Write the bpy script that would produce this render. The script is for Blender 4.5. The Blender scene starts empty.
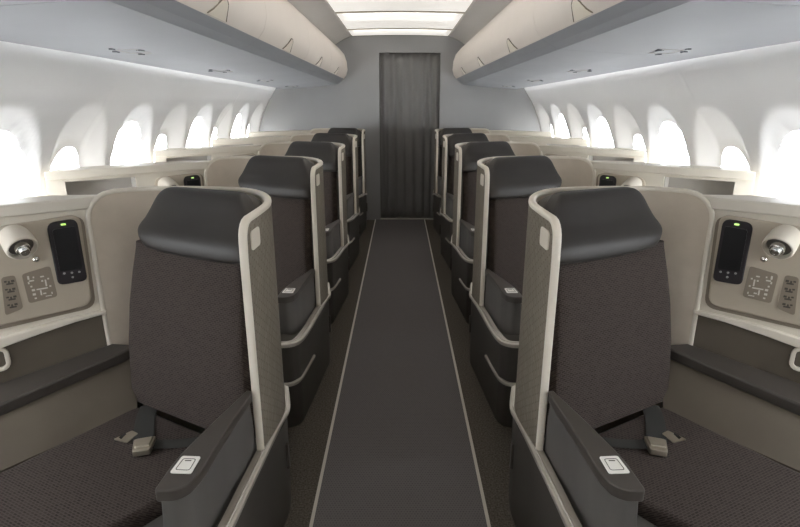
import bpy, bmesh, math, random
from mathutils import Vector, Matrix
random.seed(4)
C = bpy.context.scene.collection
PITCH = 1.313
YB = 7.50          # rear bulkhead
cos, sin, PI = math.cos, math.sin, math.pi

# ------------------------------------------------------------------ materials
def srgb(r, g, b):
    f = lambda c: (c/255/12.92) if c/255 <= .04045 else ((c/255+.055)/1.055)**2.4
    return (f(r), f(g), f(b), 1)

def mat(name, col, rough=.6, metal=0, spec=.5, coat=0):
    m = bpy.data.materials.new(name); m.use_nodes = True
    b = m.node_tree.nodes['Principled BSDF']
    b.inputs['Base Color'].default_value = col
    b.inputs['Roughness'].default_value = rough
    b.inputs['Metallic'].default_value = metal
    b.inputs['Specular IOR Level'].default_value = spec
    b.inputs['Coat Weight'].default_value = coat
    return m

def nd(m, t, **kw):
    n = m.node_tree.nodes.new(t)
    for k, v in kw.items(): setattr(n, k, v)
    return n

def speckle(m, c1, c2, scale, bump=.0, detail=4):
    nt = m.node_tree; b = nt.nodes['Principled BSDF']
    tc = nd(m, 'ShaderNodeTexCoord'); n = nd(m, 'ShaderNodeTexNoise'); r = nd(m, 'ShaderNodeValToRGB')
    n.inputs['Scale'].default_value = scale; n.inputs['Detail'].default_value = detail
    r.color_ramp.elements[0].position = .35; r.color_ramp.elements[1].position = .65
    r.color_ramp.elements[0].color = c1; r.color_ramp.elements[1].color = c2
    nt.links.new(tc.outputs['Object'], n.inputs['Vector']); nt.links.new(n.outputs['Fac'], r.inputs['Fac'])
    nt.links.new(r.outputs['Color'], b.inputs['Base Color'])
    if bump:
        bp = nd(m, 'ShaderNodeBump'); bp.inputs['Strength'].default_value = bump; bp.inputs['Distance'].default_value = .002
        nt.links.new(n.outputs['Fac'], bp.inputs['Height']); nt.links.new(bp.outputs['Normal'], b.inputs['Normal'])
    return m

def weave(m, c1, c2, ax, ay, w, h, mortar=.25, bump=.4):
    """rows of short woven dashes; ax, ay = the two cloth directions"""
    nt = m.node_tree; b = nt.nodes['Principled BSDF']; L = nt.links.new
    tc = nd(m, 'ShaderNodeTexCoord'); cb = nd(m, 'ShaderNodeCombineXYZ')
    for i, a in enumerate((ax, ay)):
        d = nd(m, 'ShaderNodeVectorMath', operation='DOT_PRODUCT'); d.inputs[1].default_value = a
        L(tc.outputs['Object'], d.inputs[0]); L(d.outputs['Value'], cb.inputs[i])
    br = nd(m, 'ShaderNodeTexBrick')
    br.inputs['Scale'].default_value = 1; br.inputs['Brick Width'].default_value = w; br.inputs['Row Height'].default_value = h
    br.inputs['Mortar Size'].default_value = h*mortar; br.inputs['Mortar Smooth'].default_value = .3
    br.inputs['Color1'].default_value = c1; br.inputs['Color2'].default_value = tuple(.5*x+.5*y for x, y in zip(c1, c2))
    br.inputs['Mortar'].default_value = c2
    L(cb.outputs[0], br.inputs['Vector']); L(br.outputs['Color'], b.inputs['Base Color'])
    if bump:
        bp = nd(m, 'ShaderNodeBump'); bp.inputs['Strength'].default_value = bump; bp.inputs['Distance'].default_value = .002
        L(br.outputs['Fac'], bp.inputs['Height']); L(bp.outputs['Normal'], b.inputs['Normal'])
    return m

def emit(name, col, s, base=(.8, .8, .8, 1)):
    m = mat(name, base, .5); b = m.node_tree.nodes['Principled BSDF']
    b.inputs['Emission Color'].default_value = col; b.inputs['Emission Strength'].default_value = s
    return m

DH = Vector((.895, -.446, 0))      # seat width direction (left seats)
NH = Vector((-.446, -.895, 0))     # seat facing direction
def fabric(sx):
    a = (DH.x*sx, DH.y, 0); n = (-NH.x*sx, -NH.y, 1)
    return weave(mat('seat_fabric', (0, 0, 0, 1), .9, spec=.2), srgb(46, 40, 38), srgb(74, 66, 62), a, n, .016, .0085, .22, .5)
M = dict(
    fabL=fabric(1), fabR=fabric(-1),
    leather=speckle(mat('charcoal_leather', srgb(68, 65, 62), .5, spec=.4), srgb(49, 46, 44), srgb(53, 50, 47), 6),
    dark=speckle(mat('dark_seat_shell', srgb(58, 55, 52), .5, spec=.4), srgb(66, 62, 57), srgb(71, 67, 61), 5),
    darkrest=speckle(mat('dark_armrest', srgb(66, 62, 58), .45, spec=.4), srgb(67, 62, 58), srgb(72, 67, 62), 5),
    boxgrey=speckle(mat('grey_armrest_side', srgb(86, 83, 80), .55, spec=.4), srgb(84, 81, 78), srgb(90, 87, 84), 5),
    sidepanel=speckle(mat('brown_side_panel', srgb(84, 76, 66), .6, spec=.3), srgb(90, 82, 72), srgb(96, 88, 77), 4),
    cream=speckle(mat('cream_rim', srgb(206, 197, 180), .4, spec=.4), srgb(210, 202, 188), srgb(215, 207, 193), 3),
    console=speckle(mat('cream_console', srgb(213, 206, 193), .45, spec=.35), srgb(208, 200, 186), srgb(212, 205, 191), 3),
    plate=speckle(mat('beige_plate', srgb(176, 165, 148), .45, spec=.4), srgb(174, 163, 146), srgb(179, 168, 151), 3),
    beige=speckle(mat('beige_lining', srgb(184, 170, 152), .7, spec=.2), srgb(188, 176, 160), srgb(194, 182, 166), 14),
    nook=mat('nook_lining', srgb(182, 178, 172), .6),
    brownplate=mat('taupe_switch_plate', srgb(132, 121, 106), .5),
    icon=mat('pale_icon', srgb(205, 199, 188), .5), icond=mat('dark_icon', srgb(72, 66, 58), .5),
    black=mat('black_gloss', srgb(22, 20, 21), .3, spec=.25), blacksoft=mat('black_plastic', srgb(44, 40, 42), .5, spec=.25),
    led=emit('green_led', srgb(190, 255, 60), .5), dot=mat('grey_button', srgb(150, 148, 146), .4),
    chrome=mat('chrome', srgb(225, 222, 216), .18, metal=1), trim=mat('satin_trim', srgb(170, 164, 154), .35, metal=.35, spec=.5),
    trimhi=mat('bright_trim', srgb(214, 209, 199), .25, metal=.5),
    buckle=mat('brushed_buckle', srgb(196, 188, 172), .32, metal=.8), strap=mat('strap', srgb(56, 56, 54), .7, spec=.3),
    white=mat('white_card', srgb(232, 230, 224), .5), ring=mat('dark_ring', srgb(88, 82, 76), .4),
    lens=mat('lens', srgb(235, 235, 232), .12, metal=.9),
    wall=speckle(mat('cabin_wall', srgb(226, 222, 217), .55, spec=.3), srgb(228, 227, 226), srgb(231, 230, 229), 2),
    bindoor=speckle(mat('bin_door', srgb(212, 203, 193), .5, spec=.3), srgb(210, 201, 191), srgb(214, 205, 195), 2),
    binunder=speckle(mat('bin_underside', srgb(150, 157, 165), .6, spec=.3), srgb(150, 152, 155), srgb(154, 156, 159), 2),
    cove=speckle(mat('ceiling_cove', srgb(190, 186, 181), .6), srgb(188, 184, 179), srgb(192, 188, 183), 2),
    bulk=speckle(mat('bulkhead', srgb(133, 132, 131), .6), srgb(146, 146, 146), srgb(150, 150, 150), 2),
    curtain=speckle(mat('curtain', srgb(112, 111, 109), .85, spec=.2), srgb(116, 115, 113), srgb(120, 119, 117), 3),
    carpet=speckle(mat('carpet', srgb(80, 73, 64), .95, spec=.1), srgb(68, 63, 56), srgb(102, 96, 87), 130, .6),
    ceilmain=emit('ceiling_diffuser', (1, .95, .87, 1), .30), ceillens=emit('ceiling_lens', (1, .95, .88, 1), .42),
    ceilframe=mat('ceiling_frame', srgb(186, 178, 164), .5),
    wash=emit('wash_light', (.93, .96, 1, 1), 3.6), fit=mat('dark_fitting', srgb(84, 88, 92), .4),
    latch=mat('latch', srgb(228, 219, 203), .3), latchrim=mat('latch_rim', srgb(120, 112, 96), .3, metal=.5),
    strip=mat('floor_strip', srgb(196, 190, 178), .4),
)
M['runner'] = weave(mat('runner', (0, 0, 0, 1), .9, spec=.15), srgb(84, 80, 81), srgb(106, 102, 101), (1, 0, 0), (0, 1, 0), .012, .012, .3, .4)
M['shellout'] = weave(mat('shell_cloth', (0, 0, 0, 1), .8, spec=.2), srgb(142, 134, 120), srgb(104, 97, 86), (0, .6, .8), (0, -.8, .6), .05, .010, .30, .5)
g = bpy.data.materials.new('pane_glass'); g.use_nodes = True; nt = g.node_tree; nt.nodes.clear()
o_ = nt.nodes.new('ShaderNodeOutputMaterial'); mx = nt.nodes.new('ShaderNodeMixShader'); tr = nt.nodes.new('ShaderNodeBsdfTransparent')
gl = nt.nodes.new('ShaderNodeBsdfGlossy'); gl.inputs['Roughness'].default_value = .05; mx.inputs[0].default_value = .06
nt.links.new(tr.outputs[0], mx.inputs[1]); nt.links.new(gl.outputs[0], mx.inputs[2]); nt.links.new(mx.outputs[0], o_.inputs[0])
M['glass'] = g

# ------------------------------------------------------------------ mesh helpers
SX = 1          # +1 builds the left-hand version, -1 its mirror image
ORG = Vector((0, 0, 0))
def obj(name, bm, m, parent=None, smooth=True, bevel=0, seg=2, subdiv=0):
    """link a bmesh built in left-hand cabin coordinates as ONE mesh object"""
    bmesh.ops.recalc_face_normals(bm, faces=bm.faces)
    for v in bm.verts: v.co = Vector((SX*v.co.x, v.co.y, v.co.z)) - ORG
    if SX < 0: bmesh.ops.reverse_faces(bm, faces=bm.faces)
    me = bpy.data.meshes.new(name); bm.to_mesh(me); bm.free()
    for mm in (m if isinstance(m, (list, tuple)) else [m]): me.materials.append(mm)
    for p in me.polygons: p.use_smooth = smooth
    o = bpy.data.objects.new(name, me); C.objects.link(o)
    if parent: o.parent = parent
    if bevel:
        b = o.modifiers.new('bevel', 'BEVEL'); b.width = bevel; b.segments = seg; b.limit_method = 'ANGLE'; b.angle_limit = math.radians(35)
    if subdiv:
        s = o.modifiers.new('sub', 'SUBSURF'); s.levels = s.render_levels = subdiv
    if smooth and not subdiv:
        w = o.modifiers.new('wn', 'WEIGHTED_NORMAL'); w.keep_sharp = True
        me.set_sharp_from_angle(angle=math.radians(40))
    return o

def sub(name, bm, m, parent, **kw):
    """sub-part: parent is itself a part that sits at its thing's origin"""
    return obj(name, bm, m, parent, **kw)

def add_box(bm, c, s, R=None):
    r = bmesh.ops.create_cube(bm, size=1)['verts']
    for v in r:
        p = Vector((v.co.x*s[0], v.co.y*s[1], v.co.z*s[2]))
        if R: p = R @ p
        v.co = p + Vector(c)
    return r

def add_prism(bm, poly, z0, z1):
    """poly = [(x,y)...] ; z0,z1 numbers or per-vertex lists"""
    n = len(poly)
    Z0 = z0 if isinstance(z0, (list, tuple)) else [z0]*n
    Z1 = z1 if isinstance(z1, (list, tuple)) else [z1]*n
    a = [bm.verts.new((p[0], p[1], z)) for p, z in zip(poly, Z0)]
    b = [bm.verts.new((p[0], p[1], z)) for p, z in zip(poly, Z1)]
    bm.faces.new(a[::-1]); bm.faces.new(b)
    for i in range(n): bm.faces.new((a[i], a[(i+1) % n], b[(i+1) % n], b[i]))

def add_hull(bm, pts_a, pts_b):
    """solid between two matching 3D loops"""
    a = [bm.verts.new(p) for p in pts_a]; b = [bm.verts.new(p) for p in pts_b]; n = len(a)
    bm.faces.new(a[::-1]); bm.faces.new(b)
    for i in range(n): bm.faces.new((a[i], a[(i+1) % n], b[(i+1) % n], b[i]))

def smooth_path(pts, n=6, it=2):
    P = [Vector(p) for p in pts]
    for _ in range(it):                                   # corner cutting
        Q = [P[0]]
        for a, b in zip(P, P[1:]): Q += [a*.75+b*.25, a*.25+b*.75]
        Q.append(P[-1]); P = Q
    return P

def add_tube(bm, path, w, h, k=10, up=Vector((0, 0, 1)), power=2.0, cap=True):
    """sweep a super-ellipse (w across, h along 'up-ish') along path"""
    P = [Vector(p) for p in path]; rings = []; prev = None
    for i, p in enumerate(P):
        t = (P[min(i+1, len(P)-1)] - P[max(i-1, 0)]).normalized()
        if prev is None:
            u = up - t*up.dot(t)
            if u.length < 1e-3: u = Vector((0, 1, 0)) - t*t.y
        else: u = prev - t*prev.dot(t)
        u.normalize(); prev = u; s = t.cross(u)
        ring = []
        for j in range(k):
            a = 2*PI*j/k; ca, sa = cos(a), sin(a)
            ring.append(bm.verts.new(p + s*(w/2)*math.copysign(abs(ca)**(2/power), ca) + u*(h/2)*math.copysign(abs(sa)**(2/power), sa)))
        rings.append(ring)
    for A, B in zip(rings, rings[1:]):
        for j in range(k): bm.faces.new((A[j], A[(j+1) % k], B[(j+1) % k], B[j]))
    if cap: bm.faces.new(rings[0][::-1]); bm.faces.new(rings[-1])

def add_cyl(bm, a, b, r0, r1, k=24, cap=True):
    a, b = Vector(a), Vector(b); t = (b-a).normalized(); u = t.orthogonal().normalized(); s = t.cross(u)
    A = [bm.verts.new(a+(u*cos(2*PI*j/k)+s*sin(2*PI*j/k))*r0) for j in range(k)]
    B = [bm.verts.new(b+(u*cos(2*PI*j/k)+s*sin(2*PI*j/k))*r1) for j in range(k)]
    for j in range(k): bm.faces.new((A[j], A[(j+1) % k], B[(j+1) % k], B[j]))
    if cap: bm.faces.new(A[::-1]); bm.faces.new(B)

def rrect(x0, y0, x1, y1, r, k=5):
    out = []
    for cx, cy, a0 in ((x1-r, y1-r, 0), (x0+r, y1-r, PI/2), (x0+r, y0+r, PI), (x1-r, y0+r, 1.5*PI)):
        for i in range(k+1): out.append((cx+r*cos(a0+PI/2*i/k), cy+r*sin(a0+PI/2*i/k)))
    return out

def round_poly(pts, r, k=5):
    out = []; n = len(pts); P = [Vector(p) for p in pts]
    for i in range(n):
        p, a, b = P[i], P[i-1], P[(i+1) % n]
        rr = r[i] if isinstance(r, (list, tuple)) else r
        A = p+(a-p).normalized()*rr; B = p+(b-p).normalized()*rr
        for j in range(k+1):
            t = j/k; out.append(tuple(A*(1-t)**2+p*2*t*(1-t)+B*t*t))
    return out

def loft(bm, levels, k=40, power=5.0):
    """levels: (centre, half_width_vec, half_depth_vec) super-ellipses stacked"""
    rings = []
    for c, hw, hd in levels:
        ring = []
        for j in range(k):
            a = 2*PI*j/k; ca, sa = cos(a), sin(a)
            ring.append(bm.verts.new(Vector(c)+Vector(hw)*math.copysign(abs(ca)**(2/power), ca)+Vector(hd)*math.copysign(abs(sa)**(2/power), sa)))
        rings.append(ring)
    for A, B in zip(rings, rings[1:]):
        for j in range(k): bm.faces.new((A[j], A[(j+1) % k], B[(j+1) % k], B[j]))
    bm.faces.new(rings[0][::-1]); bm.faces.new(rings[-1])

def empty(name, loc):
    o = bpy.data.objects.new(name, None); C.objects.link(o); o.location = (SX*loc[0], loc[1], loc[2])
    o.empty_display_size = .1
    return o
def tag(o, label, cat, group=None):
    o['label'] = label; o['category'] = cat
    if group: o['group'] = group
def struct(o): o['kind'] = 'structure'; return o
def copy_tree(o, parent=None):
    c = o.copy(); C.objects.link(c)
    if parent: c.parent = parent
    for ch in list(o.children): copy_tree(ch, c)
    return c

# ------------------------------------------------------------------ cabin shell
def lerp(a, b, t): return a+(b-a)*t
WALLP = [(-1.575, 2.02), (-1.600, 1.93), (-1.632, 1.85), (-1.662, 1.775), (-1.702, 1.715), (-1.765, 1.626), (-1.812, 1.54), (-1.868, 1.41),
         (-1.924, 1.24), (-1.950, 1.05), (-1.960, .85), (-1.955, .60), (-1.935, .30), (-1.90, 0)]
def wall_x(z):
    for (x0, z0), (x1, z1) in zip(WALLP, WALLP[1:]):
        if z1 <= z <= z0: return lerp(x0, x1, (z0-z)/(z0-z1))
    return WALLP[0][0]
Y0 = -2.2
WINP = PITCH/2
WINS = [3.90+WINP*i for i in range(-8, 6)]
PANE = {0: (.225, .335), 1: (.15, .21)}      # openings alternate in size; the larger are widened to stand in for window glow
def build_wall(side):
    bm = bmesh.new(); ny = 560; dz = .0225
    zs = [0, .3, .6, .8]+[.8+dz*i for i in range(1, 55)]
    zs = [z for z in zs if z <= 2.02]
    if zs[-1] < 2.02: zs.append(2.02)
    ys = [Y0+(YB-Y0)*i/ny for i in range(ny+1)]
    grid = []
    for y in ys:
        col = []
        for z in zs:
            d = 0
            for w in WINS:
                # tall egg-shaped reveal that leans in towards the pane
                u = (y-w)/.29; v = (z-1.14)/(.44 if z > 1.14 else .34)
                q = (abs(u)**2.4+abs(v)**2.4)**(1/2.4)
                if q < 1: d = max(d, .085*min(1, (1-q)/.42)**.8)
            seam = .004 if min(abs(y-s) for s in (3.37-3*1.31, 3.37-1.31, 3.37, 3.37+2.62)) < .009 else 0
            col.append(bm.verts.new((wall_x(z)-d-seam, y, z)))
        grid.append(col)
    for i in range(ny):
        for j in range(len(zs)-1):
            ym, zm = (ys[i]+ys[i+1])/2, (zs[j]+zs[j+1])/2; hole = False
            for w in WINS:
                hw, hz = PANE[WINS.index(w) % 2]
                if (abs((ym-w)/hw)**2.4+abs((zm-1.14)/hz)**2.4) < 1: hole = True
            if not hole: bm.faces.new((grid[i][j], grid[i+1][j], grid[i+1][j+1], grid[i][j+1]))
    for v in list(bm.verts):
        if not v.link_faces: bm.verts.remove(v)
    for v in bm.verts:                                    # round the pane openings
        if v.is_boundary and .7 < v.co.z < 1.6:
            w = min(WINS, key=lambda a: abs(a-v.co.y)); hw, hz = PANE[WINS.index(w) % 2]
            q = (abs((v.co.y-w)/hw)**2.4+abs((v.co.z-1.14)/hz)**2.4)**(1/2.4)
            if .5 < q < 1.6: v.co.y = w+(v.co.y-w)/q; v.co.z = 1.14+(v.co.z-1.14)/q
    return struct(obj('wall_'+side, bm, M['wall']))
nwin = 0
def build_windows(side):
    global nwin
    for n, w in enumerate(WINS):
        nwin += 1
        bm = bmesh.new()
        hw, hz = [v+.03 for v in PANE[n % 2]]
        ring = [(wall_x(1.14+hz*sin(a))-.10, w+hw*math.copysign(abs(cos(a))**.8, cos(a)), 1.14+hz*sin(a)) for a in [2*PI*i/32 for i in range(32)]]
        add_hull(bm, ring, [(x-.006, y, z) for x, y, z in ring])
        struct(obj('window_%d' % nwin, bm, M['glass'], smooth=False))

def floor_ceiling():
    bm = bmesh.new(); add_box(bm, (0, (Y0+YB+.3)/2, -.02), (3.96, YB+.3-Y0, .04)); struct(obj('floor', bm, M['carpet'], smooth=False))
    # ceiling: outer crown plus the two sloping coves
    T = (-.85, 2.325); Pn = (-.64, 2.43)
    bm = bmesh.new()
    prof = [(-.93, 2.30), T, (-.80, 2.357), (-.74, 2.39), (-.69, 2.413), Pn, (-.63, 2.45), (.63, 2.45), (.64, 2.43), (.69, 2.413), (.74, 2.39), (.80, 2.357), (.85, 2.325), (.93, 2.30)]
    up = [(x, z+.03) for x, z in prof][::-1]
    loop = prof+up
    a = [(x, Y0, z) for x, z in loop]; b = [(x, YB, z) for x, z in loop]
    add_hull(bm, a, b); struct(obj('ceiling', bm, M['cove']))
    # outer crown above the bins, closes the cabin
    bm = bmesh.new(); prof = [(-1.60, 2.02), (-1.5, 2.15), (-1.3, 2.28), (-.93, 2.36), (-.93, 2.39), (-1.32, 2.31), (-1.53, 2.18), (-1.64, 2.03)]
    return prof
prof = floor_ceiling()
for SX, side in ((1, 'left'), (-1, 'right')):
    build_wall(side); build_windows(side)
    bm = bmesh.new(); add_hull(bm, [(x, Y0, z) for x, z in prof], [(x, YB, z) for x, z in prof])
    struct(obj('trim_%d' % (1 if SX > 0 else 2), bm, M['cove']))
SX = 1
# rear bulkhead with curtained doorway (doorway is off centre)
CX0, CX1, CZ = -.277, .535, 2.235
bm = bmesh.new()
add_box(bm, ((-2.05+CX0)/2, YB+.03, 1.25), (CX0+2.05, .06, 2.5))
add_box(bm, ((2.05+CX1)/2, YB+.03, 1.25), (2.05-CX1, .06, 2.5))
add_box(bm, ((CX0+CX1)/2, YB+.03, (CZ+2.5)/2), (CX1-CX0, .06, 2.5-CZ))
struct(obj('wall_back', bm, M['bulk'], smooth=False))
bm = bmesh.new(); add_box(bm, (0, YB+.28, 1.25), (4.1, .04, 2.5)); struct(obj('wall_galley', bm, M['dark'], smooth=False))
bm = bmesh.new(); add_box(bm, (0, Y0-.02, 1.25), (4.1, .04, 2.5)); struct(obj('wall_front', bm, M['bulk'], smooth=False))
# curtain
bm = bmesh.new(); n = 220; rows = 14; vs = []
folds = [random.uniform(-.5, .5) for _ in range(60)]
for j in range(rows+1):
    z = lerp(CZ-.004, .02, j/rows); r = []
    for i in range(n+1):
        t = i/n; x = lerp(CX0+.006, CX1-.006, t)
        ph = t*2*PI*7+1.0*sin(t*7)+.5*sin(t*13+1)
        amp = .014*(1+.35*sin(t*11))*(.55+.45*min(1, j/3))
        r.append(bm.verts.new((x, YB+.05+amp*sin(ph)+.002*sin(2*ph+z), z)))
    vs.append(r)
for j in range(rows):
    for i in range(n): bm.faces.new((vs[j][i], vs[j][i+1], vs[j+1][i+1], vs[j+1][i]))
cu = obj('curtain', bm, M['curtain']); s = cu.modifiers.new('t', 'SOLIDIFY'); s.thickness = .003
tag(cu, 'dark grey pleated curtain closing the doorway at the end of the aisle', 'curtain')
bm = bmesh.new(); add_box(bm, ((CX0+CX1)/2, YB+.035, .006), (CX1-CX0, .07, .012)); o = struct(obj('trim_3', bm, M['trim'], smooth=False))
# aisle runner and its two light strips
bm = bmesh.new(); add_box(bm, (0, (Y0+YB)/2, .004), (.686, YB-Y0-.01, .008)); o = obj('aisle_carpet', bm, M['runner'], smooth=False)
tag(o, 'dark grey dotted carpet runner down the middle of the aisle', 'carpet')
for s_, side in ((-1, 'left'), (1, 'right')):
    bm = bmesh.new(); add_box(bm, (s_*.350, (Y0+YB)/2, .005), (.013, YB-Y0-.02, .010)); o = obj('floor_path_strip', bm, M['strip'], smooth=False)
    tag(o, 'thin pale floor strip along the %s edge of the dark aisle carpet' % side, 'floor strip', 'pale strips edging the aisle carpet')

# ceiling light panels
names = ['nearest the curtain', 'second from the curtain', 'third from the curtain', 'fourth from the curtain', 'fifth from the curtain', 'sixth from the curtain', 'seventh from the curtain', 'eighth from the curtain', 'ninth from the curtain']
y1 = YB-.01; lens_ = .66; idx = 0
while y1 > Y0+.3:
    y0 = y1-(lens_ if idx == 0 else 1.235)
    e = empty('ceiling_light', (0, (y0+y1)/2, 2.43))
    ORG = Vector(e.location)
    def arch(x, z=2.432): return z+.012*(1-(x/.62)**2)
    bm = bmesh.new(); K = 12; xs = [lerp(-.62, .62, i/K) for i in range(K+1)]
    for ya, yb in (((y0+.012), (y1-.012)),):
        add_hull(bm, [(x, ya, arch(x)) for x in xs]+[(x, ya, arch(x)+.006) for x in xs[::-1]], [(x, yb, arch(x)) for x in xs]+[(x, yb, arch(x)+.006) for x in xs[::-1]])
    obj('diffuser', bm, M['ceilmain'], e)
    bm = bmesh.new()
    ya = y0+.12; yb = y0+.12+(.22 if idx == 0 else .42)
    xs2 = [x*.90 for x in xs]
    add_hull(bm, [(x, ya, arch(x)-.012) for x in xs2]+[(x, ya, arch(x)-.004) for x in xs2[::-1]], [(x, yb, arch(x)-.012) for x in xs2]+[(x, yb, arch(x)-.004) for x in xs2[::-1]])
    obj('lens', bm, M['ceillens'], e)
    bm = bmesh.new()
    for yy in (y0+.006, ):
        add_hull(bm, [(x, yy-.006, arch(x)-.012) for x in xs]+[(x, yy-.006, arch(x)+.004) for x in xs[::-1]], [(x, yy+.006, arch(x)-.012) for x in xs]+[(x, yy+.006, arch(x)+.004) for x in xs[::-1]])
    obj('frame', bm, M['ceilframe'], e)
    tag(e, 'wide warm white ceiling light panel over the aisle, %s' % names[idx], 'ceiling light', 'light panels along the ceiling')
    y1 = y0; idx += 1
ORG = Vector((0, 0, 0))

# ------------------------------------------------------------------ overhead bins
def binpt(name, Y):
    t = (Y-2.0)/(7.46-2.0)
    if name == 'W': t = max(0, (Y-2.338)/(7.46-2.338)); return (lerp(-1.62, -1.558, t), lerp(1.845, 1.778, t))
    if name == 'C': return (-.84, lerp(1.879, 1.836, t))
    if name == 'R': return (lerp(-.745, -.745, t), lerp(1.926, 1.908, t))
def bin_profile(Y):
    W, Cc, R = binpt('W', Y), binpt('C', Y), binpt('R', Y)
    under = [(W[0], W[1]), (lerp(W[0], Cc[0], .5), lerp(W[1], Cc[1], .5)-.006), Cc, (lerp(Cc[0], R[0], .5), lerp(Cc[1], R[1], .42)), R]
    door = [R, (R[0]+.035, R[1]+.045), (R[0]+.053, R[1]+.11), (R[0]+.045, R[1]+.21), (R[0]+.015, R[1]+.30), (R[0]-.05, R[1]+.375), (-.86, 2.318)]
    return under, door
latches = [2.35-1.37*2, 2.35-1.37, 2.35, 3.72, 5.10, 6.45]
def bins(side):
    global ORG
    edges = [(-1.08, .29), (.29, 1.66), (1.66, 3.03), (3.03, 4.41), (4.41, 5.78), (5.78, YB-.002)]
    wh = {2: 'second from the camera', 3: 'third from the camera', 4: 'fourth from the camera', 5: 'against the far wall', 1: 'nearest the camera', 0: 'behind the camera'}
    for i, (ya, yb) in enumerate(edges):
        ya += .0015; yb -= .0015
        e = empty('overhead_bin', (-1.2, (ya+yb)/2, 1.85)); ORG = Vector(e.location)
        ua, da = bin_profile(ya); ub, db = bin_profile(yb)
        # box body behind the skin
        bm = bmesh.new()
        th = lambda prof, d: [(x-.004 if d else x, z+.016) for x, z in prof]
        def skin(pa, pb, off):
            A = [(x, ya, z) for x, z in pa]+[(x+off[0], ya, z+off[1]) for x, z in pa[::-1]]
            B = [(x, yb, z) for x, z in pb]+[(x+off[0], yb, z+off[1]) for x, z in pb[::-1]]
            add_hull(bm, A, B)
        skin(ua, ub, (0, .02)); obj('underside', bm, M['binunder'], e, smooth=False)
        bm = bmesh.new(); skin(da, db, (-.02, .0)); obj('door', bm, M['bindoor'], e)
        bm = bmesh.new(); add_prism(bm, [(-1.50, ya), (-.90, ya), (-.90, yb), (-1.50, yb)], 1.93, 2.20); obj('body', bm, M['bindoor'], e, smooth=False)
        # latch on the lower lip of the door
        yc = latches[i]; R = binpt('R', yc)
        bm = bmesh.new(); n = 14; A = []; B = []
        def facept(h):  # point on the door face at height h above R
            pr = bin_profile(yc)[1]; zz = R[1]+h
            for (x0, z0), (x1, z1) in zip(pr, pr[1:]):
                if z0 <= zz <= z1: return lerp(x0, x1, (zz-z0)/(z1-z0))
            return pr[0][0]
        out = [(-.115, .004), (-.085, .022), (-.045, .058), (-.018, .074), (.018, .074), (.045, .058), (.085, .022), (.115, .004)]
        A = [(facept(h)+.003, yc+y, R[1]+h) for y, h in out]; B = [(facept(h)+.007, yc+y*.92, R[1]+h*.93+.002) for y, h in out]
        add_hull(bm, A, B); l = obj('latch', bm, M['latch'], e)
        bm = bmesh.new(); add_tube(bm, [(facept(h)+.006, yc+y, R[1]+h+.002) for y, h in out], .006, .006, 6); sub('latch_rim', bm, M['latchrim'], l)
        # service fittings in the underside
        if i >= 1:
            def up(x, y): 
                W, Cc = binpt('W', y), binpt('C', y); t = (x-W[0])/(Cc[0]-W[0]); return lerp(W[1], Cc[1], t)-.012*(1-abs(2*t-1))-.0005
            y_ = yc+.48
            for dx, dy, w, l_ in ((-.27, .0, .035, .05), (-.16, .13, .035, .05), (-.03, -.05, .04, .06), (-.20, -.12, .03, .04)):
                bm = bmesh.new(); x = -1.24+dx*.6; add_box(bm, (x, y_+dy, up(x, y_+dy)), (w*.55, l_*.7, .005))
                obj('fitting', bm, M['fit'], e, smooth=False)
            bm = bmesh.new()
            pl = [(-1.36, y_-.08), (-1.26, y_-.10), (-1.26, y_+.08), (-1.36, y_+.06)]
            bm2 = [(x, y, up(x, y)) for x, y in pl]; add_tube(bm, [Vector(p) for p in bm2]+[Vector(bm2[0])], .004, .003, 6)
            obj('panel_outline', bm, M['nook'], e)
        tag(e, '%s overhead bin, cream door over blue-grey underside, %s' % (side, wh[i]), 'overhead bin', 'overhead bins on the %s side' % side)
    ORG = Vector((0, 0, 0))
    # wash light tucked behind the outer edge of the bins
    bm = bmesh.new()
    prev = None
    for y in (Y0+.01, 2.338, YB-.01):
        r = [bm.verts.new((binpt('W', y)[0]+dx, y, binpt('W', y)[1]+dz)) for dx, dz in ((.004, .028), (.026, .028), (.026, .042), (.004, .042))]
        if prev:
            for j in range(4): bm.faces.new((prev[j], prev[(j+1) % 4], r[(j+1) % 4], r[j]))
        else: bm.faces.new(r)
        prev = r
    bm.faces.new(prev); o = obj('wash_light', bm, M['wash'], smooth=False)
    tag(o, 'long cool white wash light hidden above the outer edge of the %s bins' % side, 'strip light', 'wash lights over the side walls')
for SX, side in ((1, 'left'), (-1, 'right')): bins(side)

# ------------------------------------------------------------------ seating unit (left-hand coordinates of the nearest row)
F0 = Vector((-1.2, 2.06, 0)); ANG = math.radians(37.5)
DP = Vector((cos(ANG), sin(ANG), 0)); NP = Vector((sin(ANG), -cos(ANG), 0))      # along the console face, out of it
def pp(s, z, d=0): v = F0+DP*s+NP*d; return (v.x, v.y, z)
def plane_prism(bm, poly, d0, d1): add_hull(bm, [pp(s, z, d0) for s, z in poly], [pp(s, z, d1) for s, z in poly])

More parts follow.
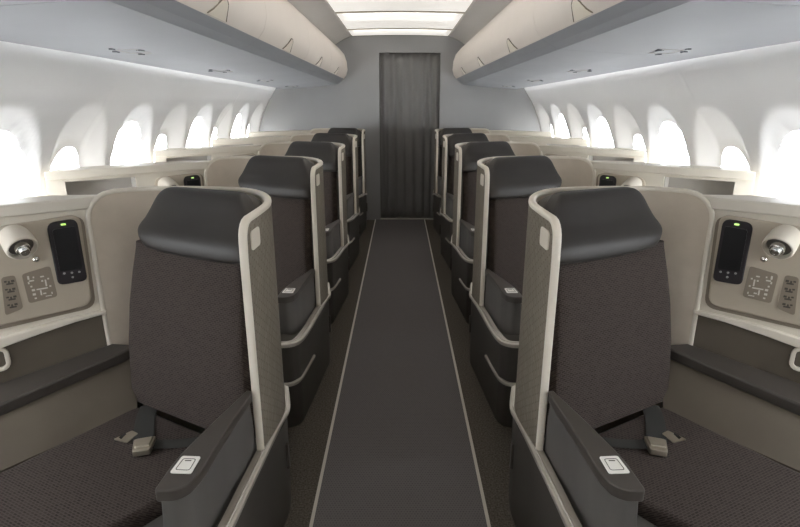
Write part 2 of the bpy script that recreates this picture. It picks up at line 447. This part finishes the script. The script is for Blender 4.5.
def make_shell():
    global ORG
    e = empty('privacy_shell', (-.8, 2.1, 0)); ORG = Vector(e.location)
    plan = [(-1.216, 2.048), (-1.07, 2.158), (-1.0, 2.184), (-.90, 2.187), (-.70, 2.167), (-.60, 2.125), (-.525, 2.035), (-.480, 1.93), (-.458, 1.83), (-.456, 1.72), (-.463, 1.527)]
    P = smooth_path([(x, y, 0) for x, y in plan], it=2)
    # resample densely at the ends
    D = [0]
    for a, b in zip(P, P[1:]): D.append(D[-1]+(b-a).length)
    Ltot = D[-1]
    def at(d):
        d = max(0, min(Ltot, d))
        for i in range(len(P)-1):
            if d <= D[i+1]+1e-9: return P[i].lerp(P[i+1], (d-D[i])/max(1e-9, D[i+1]-D[i]))
        return P[-1]
    def top(d):
        z = 1.265; r = .105
        if d < r: z -= r-math.sqrt(max(0, r*r-(r-d)**2))
        r2 = .055
        if Ltot-d < r2: z -= r2-math.sqrt(max(0, r2*r2-(r2-(Ltot-d))**2))
        return z
    ds = sorted(set([0, .004, .012, .025, .045, .07, .105]+[Ltot-x for x in (0, .003, .01, .02, .035, .055)]+[.105+(Ltot-.16)*i/34 for i in range(35)]))
    def offs(d, o):
        t = (at(d+.01)-at(d-.01)).normalized(); n = Vector((-t.y, t.x, 0))     # outwards (away from the seat)
        return at(d)+n*o
    def sheet(o0, o1, zb=.0, zf=None):
        bm = bmesh.new(); R = []
        for d in ds:
            a, b = offs(d, o0), offs(d, o1); zt = top(d)-.004
            zb_ = zf(d) if zf else zb
            R.append([bm.verts.new((a.x, a.y, zb_)), bm.verts.new((b.x, b.y, zb_)), bm.verts.new((b.x, b.y, zt)), bm.verts.new((a.x, a.y, zt))])
        for A, B in zip(R, R[1:]):
            for j in range(4): bm.faces.new((A[j], A[(j+1) % 4], B[(j+1) % 4], B[j]))
        bm.faces.new(R[0][::-1]); bm.faces.new(R[-1]); return bm
    def zb(d):
        if d < Ltot-.60: return 0
        y = at(d).y; return .476+(y-1.52)*(.436-.487)/(1.86-1.52) if y < 1.9 else .42
    obj('lining', sheet(-.010, .0005, zf=zb), M['beige'], e)
    obj('outer_cover', sheet(.0, .012, zf=zb), M['shellout'], e)
    # cream rim: up the window-side edge, along the top, down the aisle-side edge
    path = [Vector((at(0).x, at(0).y, z)) for z in (.62, .8, 1.0, 1.10)]
    for d in ds: p = offs(d, .001); path.append(Vector((p.x, p.y, top(d))))
    path += [Vector((at(Ltot).x, at(Ltot).y, z)) for z in (1.15, 1.0, .8, .6, .49)]
    bm = bmesh.new(); R = []; k = 12
    N = len(path)
    for i, p in enumerate(path):
        t = (path[min(i+1, N-1)]-path[max(i-1, 0)]).normalized()
        # the wide axis lies across the shell wall
        dpos = 0 if i < 4 else (Ltot if i >= 4+len(ds) else ds[i-4])
        tt = (at(dpos+.01)-at(dpos-.01)).normalized(); s = Vector((-tt.y, tt.x, 0)); u = t.cross(s).normalized()
        R.append([bm.verts.new(p+s*.0125*math.copysign(abs(cos(a))**.7, cos(a))+u*.0105*math.copysign(abs(sin(a))**.7, sin(a))) for a in [2*PI*j/k for j in range(k)]])
    for A, B in zip(R, R[1:]):
        for j in range(k): bm.faces.new((A[j], A[(j+1) % k], B[(j+1) % k], B[j]))
    bm.faces.new(R[0][::-1]); bm.faces.new(R[-1])
    obj('rim', bm, M['cream'], e)
    # small pale plate on the aisle side
    bm = bmesh.new(); out = []
    for y, z in rrect(1.563, 1.170, 1.648, 1.230, .014):
        # offset from shell surface
        best = min(range(200), key=lambda i: abs(at(Ltot-.35*i/200).y-y)); d = Ltot-.35*best/200; p = offs(d, .011); q = offs(d, .0155); out.append(((p.x, y, z), (q.x, y, z)))
    add_hull(bm, [a for a, b in out], [b for a, b in out]); pl = obj('seat_plate', bm, M['cream'], e)
    # dark base beneath the trim
    bot = [(-.66, 1.075), (-.575, 1.080), (-.525, 1.10), (-.505, 1.15), (-.468, 1.60), (-.450, 1.80), (-.462, 1.90), (-.505, 2.01), (-.60, 2.125), (-.62, 2.09), (-.53, 1.93), (-.505, 1.62), (-.60, 1.40)]
    topp = [(-.62, .885), (-.55, .885), (-.50, .90), (-.470, .96), (-.452, 1.50), (-.441, 1.79), (-.455, 1.90), (-.498, 2.02), (-.60, 2.135), (-.62, 2.10), (-.53, 1.93), (-.495, 1.62), (-.58, 1.40)]
    ztop = [.545, .545, .545, .54, .475, .430, .425, .45, .47, .47, .44, .46, .50]
    rr = [.005, .02, .02, .02, .03, .03, .03, .02, .01, .01, .02, .02, .02]
    bm = bmesh.new(); a = round_poly(bot, rr, 3); b = round_poly(topp, rr, 3); lv = []
    zt = [ztop[i//4] for i in range(len(b))]
    for t, f in ((0, 0), (.25, .2), (.7, .6), (1, 1)):
        lv.append([bm.verts.new((lerp(p[0], q[0], t), lerp(p[1], q[1], t), z*f)) for p, q, z in zip(a, b, zt)])
    n = len(a)
    for A, B in zip(lv, lv[1:]):
        for i in range(n): bm.faces.new((A[i], A[(i+1) % n], B[(i+1) % n], B[i]))
    bm.faces.new(lv[0][::-1]); bm.faces.new(lv[-1]); base = obj('base', bm, M['dark'], e)
    # upper trim ledge
    tp = smooth_path([(-.62, .880, .560), (-.55, .880, .560), (-.485, .895, .558), (-.462, .95, .556), (-.455, 1.15, .534), (-.455, 1.27, .524), (-.458, 1.52, .487), (-.458, 1.76, .454), (-.456, 1.84, .436), (-.457, 1.875, .431), (-.461, 1.90, .444), (-.467, 1.92, .470), (-.475, 1.945, .487)], it=2)
    bm = bmesh.new(); add_tube(bm, tp, .040, .022, 12, power=4); tr = obj('trim', bm, M['trim'], e)
    bm = bmesh.new(); add_tube(bm, [p+Vector((.006, 0, .011)) for p in tp], .009, .006, 8); sub('bright_line', bm, M['trimhi'], tr)
    lp = smooth_path([(-.62, .934, .328), (-.55, .934, .328), (-.508, .944, .327), (-.482, 1.00, .320), (-.476, 1.16, .300), (-.466, 1.31, .290)], it=2)
    bm = bmesh.new(); add_tube(bm, lp, .020, .020, 10, power=3); obj('lower_trim', bm, M['trim'], e)
    bm = bmesh.new(); add_box(bm, (-.441, 1.80, .27), (.012, .020, .11)); obj('side_catch', bm, M['darkrest'], e, bevel=.003)
    ORG = Vector((0, 0, 0)); return e

def make_seat():
    global ORG
    e = empty('airline_seat', (-.85, 1.6, 0)); ORG = Vector(e.location)
    fab = M['fabL'] if SX > 0 else M['fabR']
    # cushion: long, turned a little further towards the window than the backrest
    dirc = Vector((-.63, -.777, 0))
    BL = Vector((-1.045, 1.885, 0)); BR = Vector((-.545, 1.60, 0)); c1 = BR+dirc*.12+Vector((-.02, 0, 0))
    FR = Vector((-.74, 1.33, 0))+dirc*.78; FL = Vector((-1.306, 1.486, 0))+dirc*.52; 
    poly = [BL, Vector((-1.306, 1.486, 0)), FL, FR, Vector((-.73, 1.33, 0)), Vector((-.62, 1.49, 0)), BR]
    pr = round_poly([p[:2] for p in poly], [.02, .05, .05, .05, .05, .03, .02], 4)
    bm = bmesh.new(); cen = Vector((-1.0, 1.4, 0)); lv = []
    for z, ins in ((.30, .0), (.415, .0), (.435, .004), (.446, .014), (.450, .03)):
        ring = []
        for x, y in pr:
            v = Vector((x, y, 0)); v = v+(cen-v).normalized()*ins; ring.append(bm.verts.new((v.x, v.y, z)))
        lv.append(ring)
    n = len(pr)
    for A, B in zip(lv, lv[1:]):
        for i in range(n): bm.faces.new((A[i], A[(i+1) % n], B[(i+1) % n], B[i]))
    bm.faces.new(lv[0][::-1]); bm.faces.new(lv[-1]); obj('seat_cushion', bm, fab, e)
    bm = bmesh.new(); add_prism(bm, [tuple((Vector(p)+(cen-Vector((p[0], p[1], 0))).normalized().to_2d()*.06)) for p in pr], .0, .30); obj('seat_base', bm, M['dark'], e)
    bm = bmesh.new(); add_prism(bm, [(-.735, 1.315), (-.615, 1.47), (-.592, 1.19), (-.604, 1.066), (-.604, .90), (-1.06, .90)], .20, .405); obj('cushion_surround', bm, M['boxgrey'], e)
    # backrest
    def L(z, cx, cy, w, dep, d=DH, n=NH): return (Vector((cx, cy, z))-n*dep/2, d*w/2, n*dep/2)
    bm = bmesh.new(); lv = []
    zs = [.462, .468, .482, .55, .70, .85, .97, 1.07, 1.09]
    dl = Vector((.877, -.48, 0))
    for z in zs:
        t = (z-.45)/(1.075-.45); tc = max(0, min(1, t)); a = dl.lerp(Vector((.912, -.41, 0)), tc).normalized(); nn = Vector((a.y, -a.x, 0))
        c = Vector((-.797, 1.742, 0)).lerp(Vector((-.775, 1.876, 0)), t); bulge = .012*sin(PI*tc)
        w = lerp(.620, .515, tc)+.02*sin(PI*tc)*(.975 if z in (.462, 1.09) else 1)
        p = c+nn*bulge-a*(.020+.008*sin(PI*tc)); lv.append((Vector((p.x, p.y, z))-nn*.045, a*w/2, nn*.045))
    loft(bm, lv, 44, 7); obj('backrest', bm, fab, e)
    # dark rear shell carrying the headrest
    bm = bmesh.new(); lv = []
    HD = Vector((.917, -.399, 0)); HN = Vector((-.399, -.917, 0))
    for z, w, off in ((.42, .50, .10), (.9, .48, .10), (1.10, .48, .095), (1.18, .47, .09), (1.225, .44, .085), (1.25, .39, .085), (1.262, .33, .085), (1.268, .26, .085)):
        if z < 1: c = Vector((-.797, 1.742, 0)).lerp(Vector((-.775, 1.876, 0)), (z-.45)/.625)
        else: c = Vector((-.752, 1.88, 0)).lerp(Vector((-.765, 1.985, 0)), (z-1.10)/.17)
        c = c-HN*off+HD*.03
        lv.append((Vector((c.x, c.y, z)), HD*w/2, HN*.035))
    loft(bm, lv, 40, 4); obj('back_shell', bm, M['dark'], e)
    # headrest
    bm = bmesh.new(); lv = []
    key = [(1.060, .225, .222, -.045, .06), (1.063, .244, .240, -.022, .085), (1.073, .253, .249, -.002, .11), (1.094, .259, .254, .014, .125), (1.120, .262, .256, .026, .134), (1.142, .262, .254, .027, .132), (1.160, .259, .252, .018, .122),
           (1.185, .250, .246, .005, .11), (1.215, .233, .235, .000, .10), (1.245, .214, .220, -.001, .09), (1.266, .198, .206, -.006, .075), (1.280, .180, .188, -.018, .055), (1.285, .155, .165, -.032, .03)]
    fine = []
    for i in range(len(key)-1):
        p0, p1, p2, p3 = (key[max(0, i-1)], key[i], key[i+1], key[min(len(key)-1, i+2)])
        for j in range(5):
            t = j/5; fine.append(tuple(.5*((2*b_)+(-a_+c_)*t+(2*a_-5*b_+4*c_-d_)*t*t+(-a_+3*b_-3*c_+d_)*t**3) for a_, b_, c_, d_ in zip(p0, p1, p2, p3)))
    fine.append(key[-1])
    for z, wl, wr, f, dep in fine:
        c = Vector((-.754, 1.850, 0)).lerp(Vector((-.765, 1.985, 0)), (z-1.08)/.20)+HD*(wr-wl)/2+HN*(f-dep/2)
        lv.append((Vector((c.x, c.y, z)), HD*(wl+wr)/2, HN*dep/2))
    loft(bm, lv, 48, 5.5)
    for v in bm.verts:                                    # the lower edge sags in a soft curve
        u = (v.co-Vector((-.754, 1.85, 0))).to_2d().dot(HD.to_2d())/.26; wz = max(0, min(1, (1.18-v.co.z)/.10))
        v.co.z -= wz*(.012*(1-u*u)+.008*u-.010)
    obj('headrest', bm, M['leather'], e)
    # aisle-side armrest
    tp = [(-.583, 1.056), (-.536, 1.056), (-.508, 1.078), (-.494, 1.135), (-.490, 1.25), (-.470, 1.512), (-.488, 1.520), (-.541, 1.330), (-.578, 1.175)]
    tp = round_poly(tp, [.012, .016, .016, .03, .05, .005, .005, .05, .05], 4)
    bm = bmesh.new(); add_prism(bm, tp, .690, .722); arm = obj('armrest', bm, M['darkrest'], e, bevel=.003, seg=2)
    bp = [(-.576, 1.068), (-.538, 1.066), (-.512, 1.086), (-.498, 1.14), (-.494, 1.25), (-.478, 1.505), (-.500, 1.515), (-.538, 1.330), (-.572, 1.175)]
    bq = [(-.600, 1.072), (-.535, 1.066), (-.505, 1.086), (-.488, 1.14), (-.484, 1.25), (-.486, 1.59), (-.520, 1.60), (-.552, 1.36), (-.590, 1.19)]
    rb = [.008, .014, .014, .024, .05, .004, .004, .05, .05]
    bm = bmesh.new(); add_hull(bm, [(x, y, .30) for x, y in round_poly(bq, rb, 4)], [(x, y, .690) for x, y in round_poly(bp, rb, 4)]); ab = obj('armrest_box', bm, M['boxgrey'], e)
    q = [Vector(p) for p in ((-.564, 1.185), (-.515, 1.182), (-.516, 1.116), (-.570, 1.119))]
    bm = bmesh.new(); add_prism(bm, round_poly([p[:2] for p in q], .006, 3), .721, .7245); cp = sub('control_panel', bm, M['white'], arm)
    cq = (q[0]+q[1]+q[2]+q[3])/4
    def sc(f, dx=0, dy=0): return [((p.x-cq.x)*f+cq.x+dx, (p.y-cq.y)*f+cq.y+dy) for p in q]
    bm = bmesh.new(); rp = round_poly(sc(.66), .006, 3); add_tube(bm, [Vector((x, y, .7248)) for x, y in rp+[rp[0]]], .0022, .0014, 6); sub('panel_outline', bm, M['icond'], arm)
    bm = bmesh.new(); add_box(bm, (cq.x, cq.y+.014, .725), (.016, .003, .001)); sub('panel_mark', bm, M['icond'], arm)
    # lap belt
    def strap(pts, w, name):
        bm = bmesh.new(); add_tube(bm, smooth_path(pts, it=2), w, .004, 8, power=6); return obj(name, bm, M['strap'], e)
    strap([(-.990, 1.87, .452), (-.975, 1.80, .4525), (-.945, 1.72, .4535), (-.908, 1.635, .4575), (-.902, 1.62, .465)], .070, 'belt_strap')
    strap([(-.60, 1.69, .458), (-.665, 1.650, .456), (-.74, 1.620, .456), (-.82, 1.610, .4575), (-.86, 1.604, .463)], .052, 'belt_strap')
    strap([(-.905, 1.64, .4545), (-.945, 1.66, .454), (-.965, 1.657, .455)], .034, 'belt_tail')
    bm = bmesh.new(); R = Matrix.Rotation(math.radians(14), 3, 'Z'); ctr = Vector((-.884, 1.583, 0))
    lo = [(-.036, .035), (.036, .040), (.028, -.038), (-.026, -.040)]
    A = [ctr+R @ Vector((x, y, .457)) for x, y in round_poly(lo, .008, 3)]; Bq = [ctr+R @ Vector((x, y, .478)) for x, y in round_poly(lo, .008, 3)]
    add_hull(bm, A, Bq); bk = obj('buckle', bm, M['buckle'], e, bevel=.004)
    bm = bmesh.new(); lo2 = [(-.030, .030), (.030, .034), (.026, -.020), (-.024, -.022)]
    add_hull(bm, [ctr+R @ Vector((x, y, .477)) for x, y in round_poly(lo2, .006, 3)], [ctr+R @ Vector((x, y, .484)) for x, y in round_poly([(a*.92, b*.92) for a, b in lo2], .006, 3)])
    sub('buckle_flap', bm, M['buckle'], bk, bevel=.002)
    # tongue with slot
    tq = [Vector((-1.016, 1.638, .458)), Vector((-.975, 1.690, .458)), Vector((-.944, 1.672, .458)), Vector((-.960, 1.618, .458))]
    bm = bmesh.new(); cc = sum(tq, Vector((0, 0, 0)))/4
    add_prism(bm, round_poly([p[:2] for p in tq], .005, 2), .4555, .459); to = obj('belt_tongue', bm, M['buckle'], e)
    bm = bmesh.new(); add_prism(bm, [((p.x-cc.x)*.25+cc.x-.018, (p.y-cc.y)*.55+cc.y+.002) for p in tq], .4585, .4597); sub('slot', bm, M['black'], to)
    ORG = Vector((0, 0, 0)); return e

def make_console():
    global ORG
    e = empty('side_console', (-1.55, 1.95, 0)); ORG = Vector(e.location)
    SW = -.862
    WX = F0.x+DP.x*SW
    def q(s, d): v = F0+DP*s+NP*d; return (v.x, v.y)
    def quad(s0, s1, d0, d1):   # plan quad, clipped along the wall line
        a, b = q(s0, d0), q(s1, d0); c, d = q(s1, d1), q(s0, d1)
        if s0 <= SW+.001: d = (WX, d[1]+(WX-d[0])*0+0); d = (WX, F0.y+DP.y*SW+(-d1)/cos(ANG))
        return [a, b, c, d]
    DEP = -.13
    bm = bmesh.new()
    add_prism(bm, quad(SW, -.775, -.002, DEP), .0, 1.206)
    add_prism(bm, quad(-.775, -.418, -.002, DEP), 1.190, 1.206)
    add_prism(bm, quad(-.775, -.418, -.002, DEP), .0, .86)
    add_prism(bm, quad(-.775, -.418, -.118, DEP), .86, 1.190)
    add_prism(bm, [q(-.418, -.002), q(-.012, -.002), q(-.012, -.022), q(-.16, DEP), q(-.418, DEP)], .0, 1.206)
    obj('body', bm, M['console'], e, smooth=False)
    bm = bmesh.new(); add_prism(bm, quad(-.773, -.420, -.114, -.117), .862, 1.189)
    add_prism(bm, quad(-.773, -.768, -.02, -.114), .862, 1.189); add_prism(bm, quad(-.425, -.420, -.02, -.114), .862, 1.189)
    obj('nook_lining', bm, M['nook'], e, smooth=False)
    bm = bmesh.new(); qa = quad(SW-.001, -.010, .014, DEP-.01)
    add_prism(bm, [qa[0], q(-.02, .013), q(.02, -.002), q(.07, -.016), q(.05, -.035), q(-.12, DEP-.01), qa[3]], 1.206, 1.252); obj('top', bm, M['console'], e, bevel=.006, seg=2)
    # beige control plate, rounded, a little proud of the face
    bm = bmesh.new(); out = round_poly([(-.392, .808), (-.056, .822), (-.046, 1.192), (-.318, 1.176)], [.03, .045, .04, .04], 6)
    plane_prism(bm, out, -.003, .014); pt = obj('control_plate', bm, M['plate'], e, bevel=.006, seg=3)
    bm = bmesh.new(); mid = Vector((-.2, .99)); big = [((s-mid.x)*1.03+mid.x+.007, (z-mid.y)*1.02+mid.y-.012) for s, z in out]
    plane_prism(bm, big, -.003, .004); sub('plate_surround_shade', bm, M['brownplate'], pt)  # plate edge, set low so its brown also paints the shade beneath
    # handset in its cradle
    bm = bmesh.new(); hs = round_poly([(-.160, .928), (-.060, .928), (-.060, 1.178), (-.160, 1.172)], [.022, .022, .03, .03], 6)
    plane_prism(bm, hs, .012, .024); h = obj('handset', bm, M['blacksoft'], e, bevel=.004)
    bm = bmesh.new(); sc_ = round_poly([(-.146, .982), (-.071, .980), (-.071, 1.150), (-.145, 1.146)], .010, 4); plane_prism(bm, sc_, .023, .0265); sub('screen', bm, M['black'], h)
    bm = bmesh.new(); plane_prism(bm, rrect(-.116, 1.158, -.099, 1.165, .003, 2), .023, .027); sub('status_light', bm, M['led'], h)
    for s, z in ((-.133, .972), (-.108, .970), (-.083, .969), (-.108, .952)):
        bm = bmesh.new(); add_cyl(bm, pp(s, z, .023), pp(s, z, .0265), .0045, .004, 10); sub('button', bm, M['dot'], h)
    # reading light: swivelling drum
    base = Vector(pp(-.262, 1.132, .012)); ax = (NP*.85+Vector((0, 0, -.50))+DP*.22).normalized()
    bm = bmesh.new(); k = 28
    prof = [(-.02, .044), (.0, .049), (.035, .052), (.062, .052), (.068, .049), (.069, .045), (.060, .043), (.052, .042)]
    u = ax.orthogonal().normalized(); s_ = ax.cross(u); R = [[bm.verts.new(base+ax*a+(u*cos(2*PI*j/k)+s_*sin(2*PI*j/k))*r) for j in range(k)] for a, r in prof]
    for A, B in zip(R, R[1:]):
        for j in range(k): bm.faces.new((A[j], A[(j+1) % k], B[(j+1) % k], B[j]))
    bm.faces.new(R[0][::-1]); bm.faces.new(R[-1]); rl = obj('reading_light', bm, M['cream'], e)
    bm = bmesh.new(); add_cyl(bm, base+ax*.051, base+ax*.058, .042, .030); sub('lamp_ring', bm, M['ring'], rl)
    bm = bmesh.new(); add_cyl(bm, base+ax*.055, base+ax*.078, .027, .024); add_cyl(bm, base+ax*.078, base+ax*.092, .018, .015); sub('lamp_lens', bm, M['lens'], rl, bevel=.002)
    # swivel knob
    bm = bmesh.new(); bmesh.ops.create_uvsphere(bm, u_segments=16, v_segments=10, radius=.013)
    kp = Vector(pp(-.213, 1.043, .020))
    for v in bm.verts: v.co += kp
    obj('knob', bm, M['chrome'], e)
    # seat-position switch panel
    bm = bmesh.new(); plane_prism(bm, round_poly([(-.262, .876), (-.168, .884), (-.173, 1.008), (-.266, .992)], .012, 4), .012, .0165); sp = obj('seat_switch_panel', bm, M['brownplate'], e)
    bm = bmesh.new()
    marks = [(-.248, .975, .006, .014), (-.240, .962, .016, .005), (-.250, .955, .005, .008), (-.232, .974, .005, .006), (-.244, .940, .006, .006), (-.212, .925, .036, .005), (-.240, .925, .010, .008), (-.197, .945, .005, .026), (-.207, .955, .006, .006),
             (-.187, .960, .006, .006), (-.185, .930, .006, .006), (-.218, .910, .005, .020), (-.207, .905, .010, .005), (-.240, .908, .010, .008), (-.238, .892, .007, .006), (-.205, .972, .012, .005), (-.196, .893, .020, .003), (-.184, .902, .004, .008)]
    for s, z, w, hh in marks: plane_prism(bm, [(s-w/2, z-hh/2), (s+w/2, z-hh/2), (s+w/2, z+hh/2), (s-w/2, z+hh/2)], .016, .0175)
    sub('switch_icons', bm, M['icon'], sp, smooth=False)
    bm = bmesh.new(); plane_prism(bm, round_poly([(-.340, .846), (-.282, .862), (-.286, .994), (-.328, .992)], .012, 4), .012, .0165); sp = obj('light_switch_panel', bm, M['brownplate'], e)
    bm = bmesh.new()
    for zc in (.968, .938, .908, .878):
        s = -.306-(.968-zc)*.06
        for dx, dz, w, hh in ((-.012, .006, .008, .006), (.010, .005, .010, .008), (0, -.004, .022, .006), (-.002, .002, .006, .010)):
            plane_prism(bm, [(s+dx-w/2, zc+dz-hh/2), (s+dx+w/2, zc+dz-hh/2), (s+dx+w/2, zc+dz+hh/2), (s+dx-w/2, zc+dz+hh/2)], .016, .0172)
    sub('switch_icons', bm, M['icond'], sp, smooth=False)
    # cream ledge beneath the plate, dropping towards the window
    bm = bmesh.new(); plane_prism(bm, [(-.012, .790), (-.012, .774), (-.13, .765), (-.25, .747), (-.375, .724), (-.55, .69), (SW+.02, .64), (SW+.02, .68), (-.6, .728), (-.375, .762), (-.2, .783)], -.01, .020); obj('ledge', bm, M['cream'], e, bevel=.004)
    # dark lower face
    bm = bmesh.new(); plane_prism(bm, [(-.012, .05), (-.012, .778), (-.25, .755), (-.5, .71), (SW+.02, .66), (SW+.02, .05)], -.01, .004); obj('lower_panel', bm, M['sidepanel'], e, smooth=False)
    # small framed pocket
    bm = bmesh.new(); fr = rrect(-.62, .640, -.362, .720, .022, 4); add_tube(bm, [Vector(pp(s, z, .010)) for s, z in fr+[fr[0], fr[1]]], .016, .018, 8, up=NP, power=3, cap=False); pf = obj('pocket_frame', bm, M['cream'], e)
    bm = bmesh.new(); plane_prism(bm, fr, .003, .006); sub('pocket', bm, M['sidepanel'], pf)
    # window-side armrest slab and the panel below it
    ia = Vector((-1.085, 2.035)); ib = Vector((-1.406, 1.660)); ic = Vector((-1.715, 1.300))
    oa = Vector(pp(-.010, 0, .004)[:2]); ob = Vector(pp(-.40, 0, .004)[:2]); oc = Vector(pp(-.84, 0, .004)[:2])
    P6 = [ia, ib, ic, oc, ob, oa]; z1 = [.636, .585, .535, .525, .583, .637]
    bm = bmesh.new(); add_prism(bm, [tuple(p) for p in P6], [z-.046 for z in z1], z1); obj('armrest', bm, M['darkrest'], e, bevel=.008, seg=3)
    ca = Vector((-1.035, 1.85)); cb = Vector((-1.300, 1.496)); cd = Vector((-1.62, 1.10))
    sh = Vector((.012, -.010))
    A = [(*(ia+sh*-1), .598), (*(ib+sh*-1), .548), (*(ic+sh*-1), .498)]; B = [(*ca, .445), (*cb, .445), (*cd, .445)]
    lo = [(*ca, .05), (*cb, .05), (*cd, .05)]; bk_ = [(*oa, .05), (*ob, .05), (*oc, .05)]; bt = [(*oa, .598), (*ob, .545), (*oc, .49)]
    def pl3(L, t): t *= 2; i = min(1, int(t)); return Vector(L[i]).lerp(Vector(L[i+1]), t-i)
    bm = bmesh.new(); cols = []
    for i in range(17):
        t = i/16; a_, b_ = pl3(A, t), pl3(B, t)
        cols.append([bm.verts.new(p) for p in [a_.lerp(b_, j/6) for j in range(7)]+[pl3(lo, t), pl3(bk_, t), pl3(bt, t)]])
    for U, V in zip(cols, cols[1:]):
        for j in range(10): bm.faces.new((U[j], U[(j+1) % 10], V[(j+1) % 10], V[j]))
    bm.faces.new(cols[0][::-1]); bm.faces.new(cols[-1]); obj('side_panel', bm, M['sidepanel'], e)
    ORG = Vector((0, 0, 0)); return e

ordn = ['nearest the camera', 'second row from the camera', 'third row from the camera', 'fourth row from the camera', 'last row by the curtain wall']
for SX, side in ((1, 'left'), (-1, 'right')):
    seat, shell, cons = make_seat(), make_shell(), make_console()
    for k in range(5):
        s, h, c = (seat, shell, cons) if k == 0 else (copy_tree(seat), copy_tree(shell), copy_tree(cons))
        for o in (s, h, c):
            if k: o.location.y += PITCH*k
        tag(s, 'dark woven seat with charcoal headrest, %s of aisle, %s' % (side, ordn[k]), 'seat', 'seats on the %s side' % side)
        tag(h, 'cream-rimmed curved privacy shell with dark base, %s of aisle, %s' % (side, ordn[k]), 'seat shell', 'privacy shells on the %s side' % side)
        tag(c, 'cream window-side console with reading light and handset, %s wall, %s' % (side, ordn[k]), 'console', 'side consoles on the %s side' % side)
SX = 1

# ------------------------------------------------------------------ light, world, camera
w = bpy.data.worlds.new('sky'); bpy.context.scene.world = w; w.use_nodes = True
bg = w.node_tree.nodes['Background']; bg.inputs[0].default_value = (.94, .97, 1, 1); bg.inputs[1].default_value = 6.5

cam = bpy.data.cameras.new('camera'); co = bpy.data.objects.new('camera', cam); C.objects.link(co)
co.location = (0, 0, 1.6); co.rotation_euler = (math.radians(90-16.70), 0, 0)
cam.sensor_width = 36; cam.lens = 36*535/800; cam.shift_x = 0; cam.clip_start = .02
sc = bpy.context.scene; sc.camera = co
sc.view_settings.view_transform = 'Standard'; sc.view_settings.look = 'None'; sc.view_settings.gamma = 1; sc.view_settings.use_curve_mapping = False
sc.view_settings.exposure = 1.02
sc.cycles.max_bounces = 8; sc.cycles.diffuse_bounces = 6
